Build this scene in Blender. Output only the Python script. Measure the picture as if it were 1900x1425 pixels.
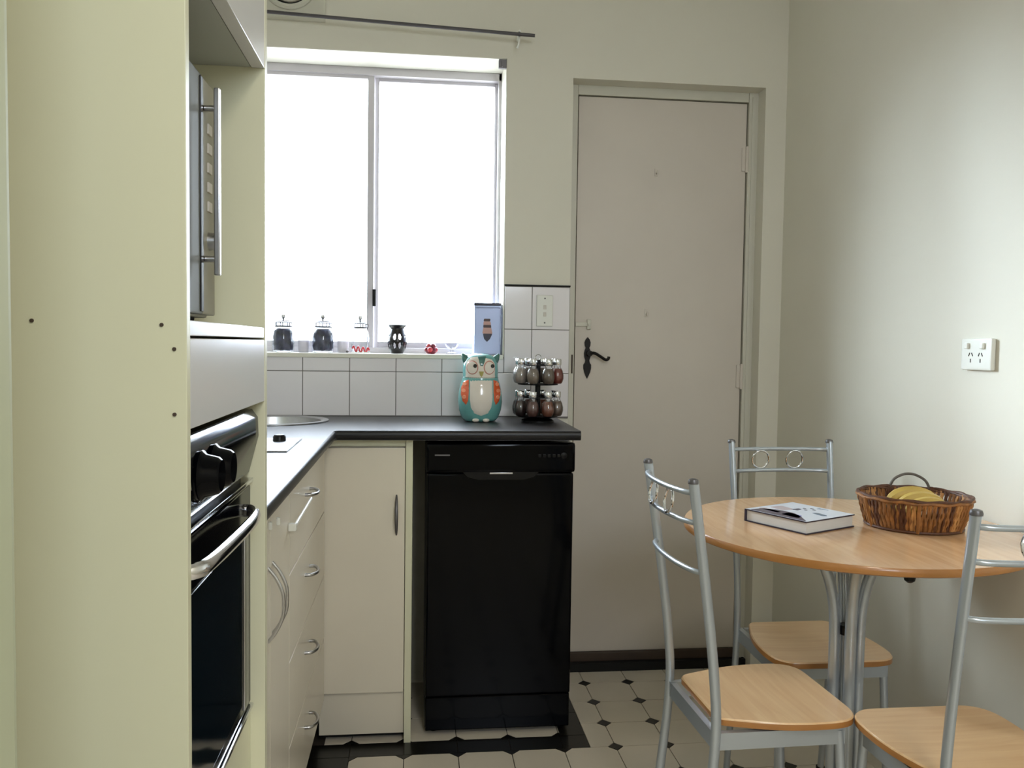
import bpy, bmesh, math, random
from math import sin, cos, pi, radians, sqrt
from mathutils import Vector, Matrix
random.seed(7)
for o in list(bpy.data.objects): bpy.data.objects.remove(o)
S = bpy.context.scene
COL = S.collection

# ------------------------------------------------------------------ camera
CAM_H = 1.1426
YAW, PITCH, ROLL, FPX = 0.113892, 0.0471708, 0.013774, 1559.13
cam_d = bpy.data.cameras.new('camera'); cam = bpy.data.objects.new('camera', cam_d); COL.objects.link(cam)
fw = Vector((sin(YAW)*cos(PITCH), cos(YAW)*cos(PITCH), -sin(PITCH)))
rt = Vector((cos(YAW), -sin(YAW), 0)); up = rt.cross(fw)
r2 = rt*cos(ROLL)+up*sin(ROLL); u2 = up*cos(ROLL)-rt*sin(ROLL)
m = Matrix((r2, u2, -fw)).transposed().to_4x4(); m.translation = Vector((0, 0, CAM_H)); cam.matrix_world = m
cam_d.sensor_fit = 'HORIZONTAL'; cam_d.sensor_width = 36; cam_d.lens = FPX/1900*36
cam_d.clip_start = 0.02
S.camera = cam

# ------------------------------------------------------------------ light
W = bpy.data.worlds.new('sky'); S.world = W; W.use_nodes = True
nt = W.node_tree; nt.nodes.clear()
wo = nt.nodes.new('ShaderNodeOutputWorld'); bg = nt.nodes.new('ShaderNodeBackground')
tc = nt.nodes.new('ShaderNodeTexCoord'); sx = nt.nodes.new('ShaderNodeSeparateXYZ'); rp = nt.nodes.new('ShaderNodeValToRGB')
nt.links.new(tc.outputs['Generated'], sx.inputs[0])
ma = nt.nodes.new('ShaderNodeMath'); ma.operation = 'MULTIPLY_ADD'; ma.inputs[1].default_value = .5; ma.inputs[2].default_value = .5
nt.links.new(sx.outputs['Z'], ma.inputs[0]); nt.links.new(ma.outputs[0], rp.inputs[0])
e = rp.color_ramp.elements
e[0].position = .40; e[0].color = (.30, .31, .32, 1); e[1].position = .52; e[1].color = (.78, .88, 1.0, 1)
nt.links.new(rp.outputs[0], bg.inputs[0]); bg.inputs[1].default_value = 15.0
nt.links.new(bg.outputs[0], wo.inputs[0])

def area(name, loc, rot, sx_, sy_, power, col, portal=False):
    l = bpy.data.lights.new(name, 'AREA'); l.shape = 'RECTANGLE'; l.size = sx_; l.size_y = sy_; l.energy = power; l.color = col
    o = bpy.data.objects.new(name, l); COL.objects.link(o); o.location = loc; o.rotation_euler = rot
    if portal: l.cycles.is_portal = True
    return o
area('kitchen_window_portal', (-.13, 3.06, 1.6), (radians(-90), 0, 0), .88, 1.02, 1, (1, 1, 1), True)
area('rear_fill_opening_portal', (.625, -1.72, 2.03), (radians(90), 0, 0), .65, .74, 1, (1, 1, 1), True)  # unseen opening behind the camera, added and sized for fill light
area('warm_fill_light', (.45, -.40, 2.40), (0, 0, 0), .35, .35, 14, (1, .93, .79))  # warm fill added overhead behind the camera, no lamp fitting built

sun_d = bpy.data.lights.new('hazy_sun', 'SUN'); sun_d.energy = 19.0; sun_d.angle = radians(33); sun_d.color = (.76, .90, 1.0)
sun = bpy.data.objects.new('hazy_sun', sun_d); COL.objects.link(sun)
sun.rotation_euler = Vector((sin(radians(54)), -cos(radians(54)), -math.tan(radians(19)))).to_track_quat('-Z', 'Y').to_euler()

S.view_settings.view_transform = 'Standard'; S.view_settings.look = 'None'
S.view_settings.gamma = 1; S.view_settings.use_curve_mapping = False
S.view_settings.exposure = 0.22

# ------------------------------------------------------------------ materials
def lin(c): return tuple(((v/255)/12.92 if v/255 <= .04045 else ((v/255+.055)/1.055)**2.4) for v in c)
def mat(name, rgb, rough=.5, metal=0, spec=.5, coat=0, coat_r=.05, bump=0, bscale=60, var=0, vscale=4, trans=0, emit=None, aniso=None):
    M = bpy.data.materials.new(name); M.use_nodes = True; n = M.node_tree.nodes; L = M.node_tree.links
    b = n['Principled BSDF']; c = lin(rgb)
    b.inputs['Base Color'].default_value = (*c, 1); b.inputs['Roughness'].default_value = rough
    b.inputs['Metallic'].default_value = metal; b.inputs['Specular IOR Level'].default_value = spec
    b.inputs['Coat Weight'].default_value = coat; b.inputs['Coat Roughness'].default_value = coat_r
    b.inputs['Transmission Weight'].default_value = trans
    tco = n.new('ShaderNodeTexCoord')
    if var:
        t = n.new('ShaderNodeTexNoise'); t.inputs['Scale'].default_value = vscale; t.inputs['Detail'].default_value = 4
        mp = n.new('ShaderNodeMapping'); mp.inputs['Scale'].default_value = aniso or (1, 1, 1)
        L.new(tco.outputs['Object'], mp.inputs[0]); L.new(mp.outputs[0], t.inputs['Vector'])
        r = n.new('ShaderNodeValToRGB'); r.color_ramp.elements[0].position = .3; r.color_ramp.elements[1].position = .7
        r.color_ramp.elements[0].color = (*[v*(1-var) for v in c], 1); r.color_ramp.elements[1].color = (*[min(1, v*(1+var)) for v in c], 1)
        L.new(t.outputs[0], r.inputs[0]); L.new(r.outputs[0], b.inputs['Base Color'])
    if bump:
        t2 = n.new('ShaderNodeTexNoise'); t2.inputs['Scale'].default_value = bscale; t2.inputs['Detail'].default_value = 3
        L.new(tco.outputs['Object'], t2.inputs['Vector'])
        bp = n.new('ShaderNodeBump'); bp.inputs['Strength'].default_value = bump; bp.inputs['Distance'].default_value = .002
        L.new(t2.outputs[0], bp.inputs['Height']); L.new(bp.outputs[0], b.inputs['Normal'])
    return M
def glass_mat(name, tint=(1, 1, 1), gloss=.08, body=None, body_w=0):
    M = bpy.data.materials.new(name); M.use_nodes = True; n = M.node_tree.nodes; L = M.node_tree.links; n.clear()
    o = n.new('ShaderNodeOutputMaterial'); t = n.new('ShaderNodeBsdfTransparent'); g = n.new('ShaderNodeBsdfGlossy'); mx = n.new('ShaderNodeMixShader')
    t.inputs[0].default_value = (*tint, 1); g.inputs['Roughness'].default_value = .03
    lw = n.new('ShaderNodeLayerWeight'); lw.inputs[0].default_value = .25
    mm = n.new('ShaderNodeMath'); mm.operation = 'MULTIPLY_ADD'; mm.inputs[1].default_value = .6; mm.inputs[2].default_value = gloss*.4
    L.new(lw.outputs['Fresnel'], mm.inputs[0]); L.new(mm.outputs[0], mx.inputs[0]); L.new(t.outputs[0], mx.inputs[1]); L.new(g.outputs[0], mx.inputs[2])
    L.new(mx.outputs[0], o.inputs[0]); return M
def wood_mat(name, c0, c1, rough=.35, stretch=(1, 12, 12), coat=.3):
    M = bpy.data.materials.new(name); M.use_nodes = True; n = M.node_tree.nodes; L = M.node_tree.links; b = n['Principled BSDF']
    tco = n.new('ShaderNodeTexCoord'); mp = n.new('ShaderNodeMapping'); mp.inputs['Scale'].default_value = stretch
    t = n.new('ShaderNodeTexNoise'); t.inputs['Scale'].default_value = 5; t.inputs['Detail'].default_value = 6; t.inputs['Distortion'].default_value = .6
    L.new(tco.outputs['Object'], mp.inputs[0]); L.new(mp.outputs[0], t.inputs['Vector'])
    r = n.new('ShaderNodeValToRGB'); r.color_ramp.elements[0].position = .32; r.color_ramp.elements[1].position = .68
    r.color_ramp.elements[0].color = (*lin(c0), 1); r.color_ramp.elements[1].color = (*lin(c1), 1)
    L.new(t.outputs[0], r.inputs[0]); L.new(r.outputs[0], b.inputs['Base Color'])
    b.inputs['Roughness'].default_value = rough; b.inputs['Coat Weight'].default_value = coat; b.inputs['Coat Roughness'].default_value = .12
    return M

WALL = mat('wall_paint', (222, 218, 204), .62, bump=.25, bscale=25, var=.02, vscale=2)
REVEAL = mat('reveal_paint', (228, 226, 214), .5, bump=.2, bscale=25)
NGREY = mat('grey_laminate', (172, 176, 170), .35)
PIER = mat('pier_paint', (182, 187, 160), .6, var=.02)
CEIL = mat('ceiling_paint', (228, 226, 216), .7)
DOORW = mat('door_paint', (208, 199, 188), .42, bump=.35, bscale=14, var=.03, vscale=3)
FRAMEW = mat('frame_paint', (205, 202, 188), .42, bump=.3, bscale=20)
CREAM = mat('cream_laminate', (220, 219, 192), .32, var=.015, vscale=3)
CREAMD = mat('cream_cabinet_door', (226, 218, 202), .26, var=.02, vscale=5)
WHITEL = mat('white_laminate', (214, 214, 216), .22)
SPLASH = mat('white_wall_tile', (232, 228, 232), .12, coat=.4, coat_r=.06, bump=.12, bscale=9)
GROUT = mat('grey_grout', (120, 116, 112), .9)
FGROUT = mat('dark_floor_grout', (52, 44, 36), .9)
FTILE = mat('white_floor_tile', (222, 212, 196), .30, bump=.1, bscale=20, var=.04, vscale=6)
FBLACK = mat('black_floor_tile', (22, 21, 18), .28, var=.2, vscale=10)
THRESH = mat('dark_brown_timber', (66, 52, 42), .6, var=.2, vscale=8)
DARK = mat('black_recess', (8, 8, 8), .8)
WORK = mat('black_worktop_laminate', (30, 30, 36), .40, bump=.10, bscale=300, spec=1.0)
WORKE = mat('black_worktop_edge', (17, 16, 20), .35, spec=.35, bump=.1, bscale=200)
BLACKG = mat('black_gloss_enamel', (1.5, 2.5, 6), .10, spec=.12, bump=.05, bscale=5)
BLACKP = mat('black_plastic', (6, 6, 8), .32, spec=.25)
BLACKC = mat('black_ceramic', (20, 14, 18), .25)
IRON = mat('black_cast_iron', (16, 12, 10), .5, metal=.4)
CHROME = mat('chrome', (225, 226, 230), .10, metal=1)
STEEL = mat('brushed_steel', (190, 190, 192), .28, metal=1, var=.05, vscale=60)
DULL = mat('dull_grey_metal', (112, 110, 112), .40, metal=.7)
ALU = mat('silver_powder_coat', (184, 192, 200), .28, metal=.55)
RODM = mat('dark_grey_rod', (80, 76, 78), .45, metal=.3)
WHITEP = mat('white_plastic', (226, 226, 218), .35)
OFFW = mat('off_white_plastic', (206, 200, 190), .4)
WINF = mat('window_frame_paint', (196, 192, 196), .4)
WOOD = wood_mat('beech_laminate', (236, 194, 144), (248, 212, 164), .28)
WOODE = mat('beech_edge', (176, 120, 62), .35, coat=.3, var=.08, vscale=20)
WOODT = wood_mat('beech_table_laminate', (214, 168, 124), (230, 188, 144), .22, (12, 1, 12), .6)
OVENG = mat('oven_glass', (10, 22, 30), .06, coat=.5)
MIRR = mat('microwave_glass', (104, 106, 102), .42, spec=.12)
MWP = mat('microwave_silver_panel', (150, 147, 130), .42, spec=.25)
GLASS = glass_mat('window_glass')
JARG = glass_mat('clear_jar_glass', (.96, .97, .98), .1)
WICK = mat('wicker', (140, 92, 46), .55, var=.35, vscale=60)
WICKD = mat('dark_wicker', (84, 48, 26), .55, var=.3, vscale=80)
WICKL = mat('pale_wicker', (178, 128, 74), .5, var=.25, vscale=60)
WICKG = mat('grey_brown_cane', (92, 84, 76), .5)
BAN = mat('banana_skin', (196, 166, 84), .45, var=.10, vscale=18)
BAND = mat('banana_tip', (70, 54, 30), .6)

# ------------------------------------------------------------------ mesh helpers
ORG = {}
def obj(name, bm, material, parent=None, smooth=False, origin=None):
    if parent is not None: org = ORG[parent.name]
    elif origin is not None: org = Vector(origin)
    else:
        xs = [v.co for v in bm.verts]
        org = Vector(((min(v.x for v in xs)+max(v.x for v in xs))/2, (min(v.y for v in xs)+max(v.y for v in xs))/2, min(v.z for v in xs)))
    for v in bm.verts: v.co -= org
    bmesh.ops.recalc_face_normals(bm, faces=bm.faces[:])
    me = bpy.data.meshes.new(name); bm.to_mesh(me); bm.free()
    mats = material if isinstance(material, (list, tuple)) else [material]
    for q in mats: me.materials.append(q)
    o = bpy.data.objects.new(name, me); COL.objects.link(o)
    if parent is not None: o.parent = parent
    else: o.location = org
    ORG[o.name] = org
    if smooth:
        fl = me.attributes.get('flat')
        vals = [d.value for d in fl.data] if fl is not None else [0]*len(me.polygons)
        if smooth == 'all': me.polygons.foreach_set('use_smooth', [True]*len(me.polygons))
        else:
            me.set_sharp_from_angle(angle=radians(38))
        me.polygons.foreach_set('use_smooth', [not v for v in vals])
    return o
def tag(o, label=None, cat=None, group=None, kind=None):
    if label: o['label'] = label
    if cat: o['category'] = cat
    if group: o['group'] = group
    if kind: o['kind'] = kind
    return o
def thing(name, loc, label, cat, group=None):
    o = bpy.data.objects.new(name, None); COL.objects.link(o); o.location = loc; o.empty_display_size = .05
    ORG[o.name] = Vector(loc); return tag(o, label, cat, group)
def bx(bm, x0, x1, y0, y1, z0, z1, bev=0, mi=0):
    lay_ = bm.faces.layers.int.get('flat') or bm.faces.layers.int.new('flat')
    before = set(bm.faces)
    r = bmesh.ops.create_cube(bm, size=1)
    for v in r['verts']:
        v.co = Vector(((x0+x1)/2+v.co.x*(x1-x0), (y0+y1)/2+v.co.y*(y1-y0), (z0+z1)/2+v.co.z*(z1-z0)))
    fs = list({f for v in r['verts'] for f in v.link_faces})
    for f in fs: f.material_index = mi
    if bev:
        es = list({e for v in r['verts'] for e in v.link_edges})
        bmesh.ops.bevel(bm, geom=es, offset=bev, segments=2, affect='EDGES', profile=.6)
    bm.normal_update()
    for f in bm.faces:
        if f not in before and max(abs(c) for c in f.normal) > .9999: f[lay_] = 1
    return bm
def box(name, x0, x1, y0, y1, z0, z1, material, parent=None, bev=0, smooth=False):
    bm = bmesh.new(); bx(bm, x0, x1, y0, y1, z0, z1, bev); return obj(name, bm, material, parent, smooth or bool(bev))
def prism(bm, poly, z0, z1, mi=0, axis='z'):
    def P(a, b, c):
        return Vector((a, b, c)) if axis == 'z' else (Vector((a, c, b)) if axis == 'y' else Vector((c, a, b)))
    lo = [bm.verts.new(P(x, y, z0)) for x, y in poly]; hi = [bm.verts.new(P(x, y, z1)) for x, y in poly]
    n = len(poly); fs = [bm.faces.new(lo[::-1]), bm.faces.new(hi)]
    for i in range(n): fs.append(bm.faces.new((lo[i], lo[(i+1) % n], hi[(i+1) % n], hi[i])))
    for f in fs: f.material_index = mi
    return bm
def lathe(bm, prof, c=(0, 0, 0), n=24, sx_=1, sy_=1, mi=0, axis='z', cap=True):
    rings = []
    for r, z in prof:
        ring = []
        for k in range(n):
            a = 2*pi*k/n; p = (r*cos(a)*sx_, r*sin(a)*sy_, z)
            if axis == 'x': p = (p[2], p[0], p[1])
            if axis == 'y': p = (p[0], p[2], p[1])
            ring.append(bm.verts.new(Vector(c)+Vector(p)))
        rings.append(ring)
    for a, b in zip(rings, rings[1:]):
        for k in range(n):
            f = bm.faces.new((a[k], a[(k+1) % n], b[(k+1) % n], b[k])); f.material_index = mi
    for ring, rev in ((rings[0], True), (rings[-1], False)) if cap else ():
        f = bm.faces.new(ring[::-1] if rev else ring); f.material_index = mi
    return bm
def tube(bm, pts, r, n=10, closed=False, ry=None, mi=0, radii=None, upv=None):
    pts = [Vector(p) for p in pts]; N = len(pts); rings = []
    prev = None
    for i, p in enumerate(pts):
        if closed: t = (pts[(i+1) % N]-pts[i-1]).normalized()
        else: t = (pts[min(i+1, N-1)]-pts[max(i-1, 0)]).normalized()
        if upv: a = Vector(upv)
        else: a = prev if prev is not None else (Vector((0, 0, 1)) if abs(t.z) < .9 else Vector((0, 1, 0)))
        u = (a-t*a.dot(t)).normalized(); prev = u; v = t.cross(u)
        rr = radii[i] if radii else r; r_y = (ry if ry else rr)
        if radii and ry: r_y = rr*ry/r
        rings.append([bm.verts.new(p+u*rr*cos(2*pi*k/n)+v*r_y*sin(2*pi*k/n)) for k in range(n)])
    rng = range(N) if closed else range(N-1)
    for i in rng:
        a, b = rings[i], rings[(i+1) % N]
        for k in range(n):
            f = bm.faces.new((a[k], a[(k+1) % n], b[(k+1) % n], b[k])); f.material_index = mi
    if not closed:
        f = bm.faces.new(rings[0][::-1]); f.material_index = mi; f = bm.faces.new(rings[-1]); f.material_index = mi
    return bm
def T(name, pts, r, material, parent=None, **k):
    bm = bmesh.new(); tube(bm, pts, r, **k); return obj(name, bm, material, parent, True)
def Lz(name, prof, c, material, parent=None, n=28, **k):
    bm = bmesh.new(); lathe(bm, prof, c, n, **k); return obj(name, bm, material, parent, True)
def spline(pts, n=8):
    P = [Vector(p) for p in pts]; P = [P[0]*2-P[1]]+P+[P[-1]*2-P[-2]]; out = []
    for i in range(1, len(P)-2):
        for k in range(n):
            t = k/n; a, b, c, d = P[i-1], P[i], P[i+1], P[i+2]
            out.append(.5*((2*b)+(c-a)*t+(2*a-5*b+4*c-d)*t*t+(3*b-a-3*c+d)*t**3))
    out.append(P[-2]); return out
def rpoly(pts, r, n=5):
    out = []; N = len(pts)
    for i in range(N):
        p = Vector(pts[i]); a = Vector(pts[i-1]); b = Vector(pts[(i+1) % N])
        rr = r[i] if isinstance(r, (list, tuple)) else r
        d1 = (a-p).normalized(); d2 = (b-p).normalized()
        s, e_ = p+d1*rr, p+d2*rr
        for k in range(n+1):
            t = k/n; out.append(tuple((1-t)**2*s+2*t*(1-t)*p+t*t*e_))
    return out
def struct(o): o['kind'] = 'structure'; return o

# ================================================================== ROOM SHELL
YB = 2.80; XR = 1.255; XL = -.84; YR = -1.70; ZC = 2.55
WX0, WX1, WZ0, WZ1 = -.58, .289, 1.103, 2.082     # window opening
DX0, DX1, DZ1 = .512, 1.180, 2.030                # door opening
# back wall with openings
bm = bmesh.new()
bx(bm, XL-.1, WX0, YB, 3.02, -.05, ZC); bx(bm, WX0, WX1, YB, 3.02, -.05, WZ0); bx(bm, WX0, WX1, YB, 3.02, WZ1, ZC)
bx(bm, WX1, DX0, YB, 3.02, -.05, ZC); bx(bm, DX0, DX1, YB, 3.02, DZ1, ZC); bx(bm, DX1, XR+.1, YB, 3.02, -.05, ZC)
wall_back = struct(obj('wall_back', bm, WALL, origin=(0, 0, 0)))
struct(box('wall_right', XR, XR+.1, YR-.1, YB, -.05, ZC, WALL))
struct(box('wall_left', XL-.1, XL, YR-.1, YB, -.05, ZC, WALL))
bm = bmesh.new()                                   # rear wall with an unseen opening added to let in fill light
bx(bm, XL, .30, YR-.1, YR, -.05, ZC); bx(bm, .95, XR, YR-.1, YR, -.05, ZC); bx(bm, .30, .95, YR-.1, YR, -.05, 1.66); bx(bm, .30, .95, YR-.1, YR, 2.40, ZC)
struct(obj('wall_rear', bm, WALL, origin=(0, 0, 0)))
struct(box('ceiling', XL-.1, XR+.1, YR-.1, 3.02, ZC, ZC+.08, CEIL))
# short wall return beside the oven tower
bm = bmesh.new(); bx(bm, XL, -.2212, .40, .50, -.04, ZC, 0)
es = [e for e in bm.edges if all(v.co.x > -.3 for v in e.verts) and abs(e.verts[0].co.z-e.verts[1].co.z) > 1]
bmesh.ops.bevel(bm, geom=es, offset=.012, segments=4, affect='EDGES', profile=.5)
struct(obj('wall_return', bm, PIER, smooth=True))

# ---------------- floor
floor = struct(box('floor', XL-.1, XR+.1, YR-.1, 3.02, -.06, -.004, FGROUT))
s = .15; X0, Y0 = .575, 2.748; dd = .0235; g = .0012
def clip(poly, xa, xb, ya, yb):
    def cl(P, f, inter):
        out = []
        for i in range(len(P)):
            a, b = P[i-1], P[i]
            if f(b):
                if not f(a): out.append(inter(a, b))
                out.append(b)
            elif f(a): out.append(inter(a, b))
        return out
    def ix(v): return lambda a, b: (v, a[1]+(b[1]-a[1])*(v-a[0])/(b[0]-a[0]))
    def iy(v): return lambda a, b: (a[0]+(b[0]-a[0])*(v-a[1])/(b[1]-a[1]), v)
    for f, i_ in ((lambda p: p[0] >= xa, ix(xa)), (lambda p: p[0] <= xb, ix(xb)), (lambda p: p[1] >= ya, iy(ya)), (lambda p: p[1] <= yb, iy(yb))):
        poly = cl(poly, f, i_)
        if len(poly) < 3: return []
    return poly
rest_w = bmesh.new(); rest_b = bmesh.new(); cnt = [0, 0]
def lay(poly, material, name, cy, zt):
    if len(poly) < 3: return
    A = abs(sum(poly[i-1][0]*poly[i][1]-poly[i][0]*poly[i-1][1] for i in range(len(poly))))/2
    if A < 1.5e-5: return
    if cy > 1.35:
        bm = bmesh.new(); prism(bm, poly, -.006, zt); obj(name, bm, material, floor)
    else: prism(rest_w if name == 'floor_tile' else rest_b, poly, -.006, zt)
def octo(x, y):
    a = g; d = dd
    return [(x+d, y+a), (x+s-d, y+a), (x+s-a, y+d), (x+s-a, y+s-d), (x+s-d, y+s-a), (x+d, y+s-a), (x+a, y+s-d), (x+a, y+d)]
def dia(x, y): d = dd-.0022; return [(x, y-d), (x+d, y), (x, y+d), (x-d, y)]
YF = 2.298; YN = 2.376; XBR = .503; XBL = -.175
regions = [  # xa, xb, ya, yb, x phase, y phase
    (XBL, XR, YR, YF, X0, YF), (XBR, XR, YF, 2.90, X0, YF), (-.25, .428, YN, YB, X0-.15, YN)]
for xa, xb, ya, yb, px, py in regions:
    i0 = int(math.floor((xa-px)/s))-1; i1 = int(math.ceil((xb-px)/s))+1
    j0 = int(math.floor((ya-py)/s))-1; j1 = int(math.ceil((yb-py)/s))+1
    for i in range(i0, i1):
        for j in range(j0, j1):
            x, y = px+i*s, py+j*s
            dz = random.uniform(-.0003, .0003)
            lay(clip(octo(x, y), xa, xb, ya, yb), FTILE, 'floor_tile', y, .0+dz)
            if xa+.001 < x < xb-.001 or abs(y-yb) > .001 and False:
                pass
            lay(clip(dia(x, y), xa, xb, ya, yb), FBLACK, 'black_inset', y, .0+dz)
# black border strips
def strip(poly): lay(poly, FBLACK, 'black_border_tile', 2, .0)
xs = [XBL+k*s for k in range(0, 6)]
strip([(-.30, YF+g), (XBL-g, YF+g), (XBL-g, YN-g), (-.30, YN-g)])
edges = [XBL, -.025, .125, .275, .425, XBR]
for a, b in zip(edges, edges[1:]): strip([(a+g, YF+g), (b-g, YF+g), (b-g, YN-g), (a+g, YN-g)])
for k in range(0, 3):
    strip([(.429, YN+k*s+g), (XBR-g, YN+k*s+g), (XBR-g, min(YN+(k+1)*s, 2.8)-g), (.429, min(YN+(k+1)*s, 2.8)-g)])
for k in range(0, 7):
    ya = YF-(k+1)*s; strip([(-.30, ya+g), (XBL-g, ya+g), (XBL-g, ya+s-g), (-.30, ya+s-g)])
o = obj('floor_tile_field', rest_w, FTILE, floor); o['kind'] = 'stuff'
o = obj('black_inset_field', rest_b, FBLACK, floor); o['kind'] = 'stuff'

# ---------------- splashback tiles (parts of the back wall)
def wtile(x0, x1, z0, z1):
    gg = .0011; bm = bmesh.new(); bx(bm, x0+gg, x1-gg, YB-.007, YB-.0005, z0+gg, z1-gg, .0012)
    obj('wall_tile', bm, SPLASH, wall_back, True)
GY = YB-.0045
bm = bmesh.new(); bx(bm, XL, .5115, GY, YB-.0004, .895, 1.0985); bx(bm, WX1+.002, .5115, GY, YB-.0004, 1.0985, 1.338)
obj('grout_bed', bm, GROUT, wall_back)
cols = [.235-.1505*k for k in range(8)]
zr = [.9, 1.047, 1.0975]
for x in cols:
    if x < XL: continue
    for a, b in zip(zr, zr[1:]): wtile(x-.1505 if x-.1505 > XL else XL, x, a, b)
for a, b in ((.235, .3835), (.3835, .5115)):
    wtile(a, b, .9, 1.047)
wtile(.235, .3835-.0, 1.047, 1.0975) if False else None
for a, b in ((.291, .3835), (.3835, .5115)):
    for c, d in ((1.047, 1.193), (1.193, 1.336)): wtile(a, b, c, d)
wtile(.235, .291, 1.047, 1.0975)
o = struct(box('trim_1', .290, .5125, YB-.010, YB-.0003, 1.337, 1.342, DARK))

# ---------------- window
win = bpy.data.objects.new('window_1', None); COL.objects.link(win); win.location = (-.145, 2.95, WZ0); ORG['window_1'] = Vector(win.location); struct(win)
# sill and reveal faces
box('sill', WX0+.0005, WX1-.0005, YB-.012, 2.955, WZ0-.012, WZ0+.003, REVEAL, win, .003)
bm = bmesh.new()
bx(bm, WX0, WX0+.0015, YB+.002, 2.95, WZ0+.003, WZ1); bx(bm, WX1-.0015, WX1, YB+.002, 2.95, WZ0+.003, WZ1); bx(bm, WX0, WX1, YB+.002, 2.95, WZ1-.0015, WZ1)
obj('reveal_lining', bm, REVEAL, win)
yf0, yf1 = 2.955, 3.01
bm = bmesh.new()
bx(bm, WX0, WX1, yf0, yf1, 2.055, WZ1, .002); bx(bm, WX0, WX1, yf0, yf1, WZ0-.002, WZ0+.022, .002)
bx(bm, WX0, WX0+.014, yf0, yf1, WZ0, WZ1, .002); bx(bm, WX1-.012, WX1, yf0, yf1, WZ0, WZ1, .002)
obj('window_frame', bm, WINF, win, True)
def sash(x0, x1, y0, y1, wl, wr, name, zb=1.145):
    bm = bmesh.new(); z0, z1 = WZ0+.018, 2.062
    bx(bm, x0, x0+wl, y0, y1, z0, z1, .0015); bx(bm, x1-wr, x1, y0, y1, z0, z1, .0015)
    bx(bm, x0+wl, x1-wr, y0, y1, z1-.018, z1, .0015); bx(bm, x0+wl, x1-wr, y0, y1, z0, zb, .0015)
    f = obj(name, bm, WINF, win, True)
    box('pane', x0+wl, x1-wr, (y0+y1)/2-.0015, (y0+y1)/2+.0015, zb, z1-.018, GLASS, f)
sash(WX0+.012, -.150, 2.962, 2.980, .018, .022, 'sliding_sash')
sash(-.152, WX1-.010, 2.984, 3.002, .018, .012, 'fixed_sash')
box('sash_latch', -.152, -.141, 2.952, 2.963, 1.268, 1.326, DARK, win, .001)
# painted roller bracket in the top corner of the window opening
bm = bmesh.new(); bx(bm, .262, .288, YB-.004, YB+.012, 2.050, 2.078, .002); bx(bm, .270, .276, YB-.010, YB-.004, 2.052, 2.070, .001)
tag(obj('blind_bracket', bm, DULL, smooth=True), 'small grey metal blind bracket in the top right corner of the window opening', 'bracket')

# ---------------- door
door = bpy.data.objects.new('door_1', None); COL.objects.link(door); door.location = (.84, 2.86, 0); ORG['door_1'] = Vector(door.location); struct(door)
bm = bmesh.new()
bx(bm, DX0-.003, .5425, 2.866, 2.93, -.005, DZ1+.002, .002); bx(bm, 1.1475, DX1+.002, 2.862, 2.93, -.005, DZ1+.002, .002); bx(bm, .5425, 1.1475, 2.866, 2.93, 1.9975, DZ1+.002, .002)
bx(bm, 1.158, 1.170, 2.858, 2.864, .0, 2.015, .002)
obj('door_frame', bm, FRAMEW, door, True)
bm = bmesh.new(); bx(bm, .5455, 1.1440, 2.872, 2.912, .062, 1.994, .003)
obj('door_leaf', bm, DOORW, door, True)
box('door_backing', DX0, DX1, 2.93, 2.94, 0, DZ1, DARK, door)
# painted hinges
for zc in (1.80, 1.04):
    bm = bmesh.new(); lathe(bm, [(.006, -.045), (.006, .045)], (1.1458, 2.866, zc), 12); bx(bm, 1.128, 1.158, 2.867, 2.8725, zc-.04, zc+.04, .001)
    obj('hinge', bm, DOORW, door, True)
# iron lever handle with a long pointed plate
hx, hz = .590, 1.105
outl = [(0, .066), (.007, .058), (.0105, .048), (.0095, .036), (.006, .029), (.010, .020), (.012, .010), (.011, -.002), (.007, -.014), (.0085, -.022), (.0135, -.030), (.0135, -.042), (.010, -.056), (.005, -.068), (0, -.078)]
poly = [(hx+a, hz+b) for a, b in outl]+[(hx-a, hz+b) for a, b in outl[-2:0:-1]]
bm = bmesh.new(); prism(bm, poly, 2.8665, 2.872, axis='y')
hp = obj('handle_plate', bm, IRON, door, True)
bm = bmesh.new(); lathe(bm, [(.010, -.024), (.010, 0)], (hx+.004, 2.868, hz+.010), 14, axis='y')
tube(bm, spline([(hx+.004, 2.845, hz+.010), (hx+.020, 2.842, hz+.011), (hx+.040, 2.842, hz+.000), (hx+.058, 2.842, hz-.011), (hx+.068, 2.842, hz-.008), (hx+.070, 2.842, hz+.000)], 5), .0052, 8)
obj('lever', bm, IRON, hp, True)
bm = bmesh.new(); bx(bm, .5455, .590, 2.864, 2.872, 1.208, 1.222, .002); lathe(bm, [(.004, -.012), (.004, 0)], (.592, 2.868, 1.215), 10, axis='y'); bx(bm, .586, .600, 2.862, 2.872, 1.198, 1.232, .002)
obj('painted_bolt', bm, FRAMEW, door, True)
for x, z in ((.822, 1.745), (.797, 1.258)):
    bm = bmesh.new(); bx(bm, x-.006, x+.006, 2.869, 2.8725, z-.014, z+.014, .001); tube(bm, [(x, 2.869, z-.004), (x, 2.858, z-.008), (x, 2.856, z+.004)], .0022, 7)
    obj('painted_hook', bm, DOORW, door, True)
box('keyhole_strip', .5325, .5385, 2.8645, 2.8665, 1.045, 1.110, THRESH, door, .0005)
# dark timber threshold and draught strip
struct(box('trim_2', DX0, DX1, 2.842, 2.925, -.004, .030, DARK, None, .002))
bm = bmesh.new(); bx(bm, .546, 1.1435, 2.858, 2.872, .0305, .0635, .004)
obj('draught_strip', bm, THRESH, door, True)

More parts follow.
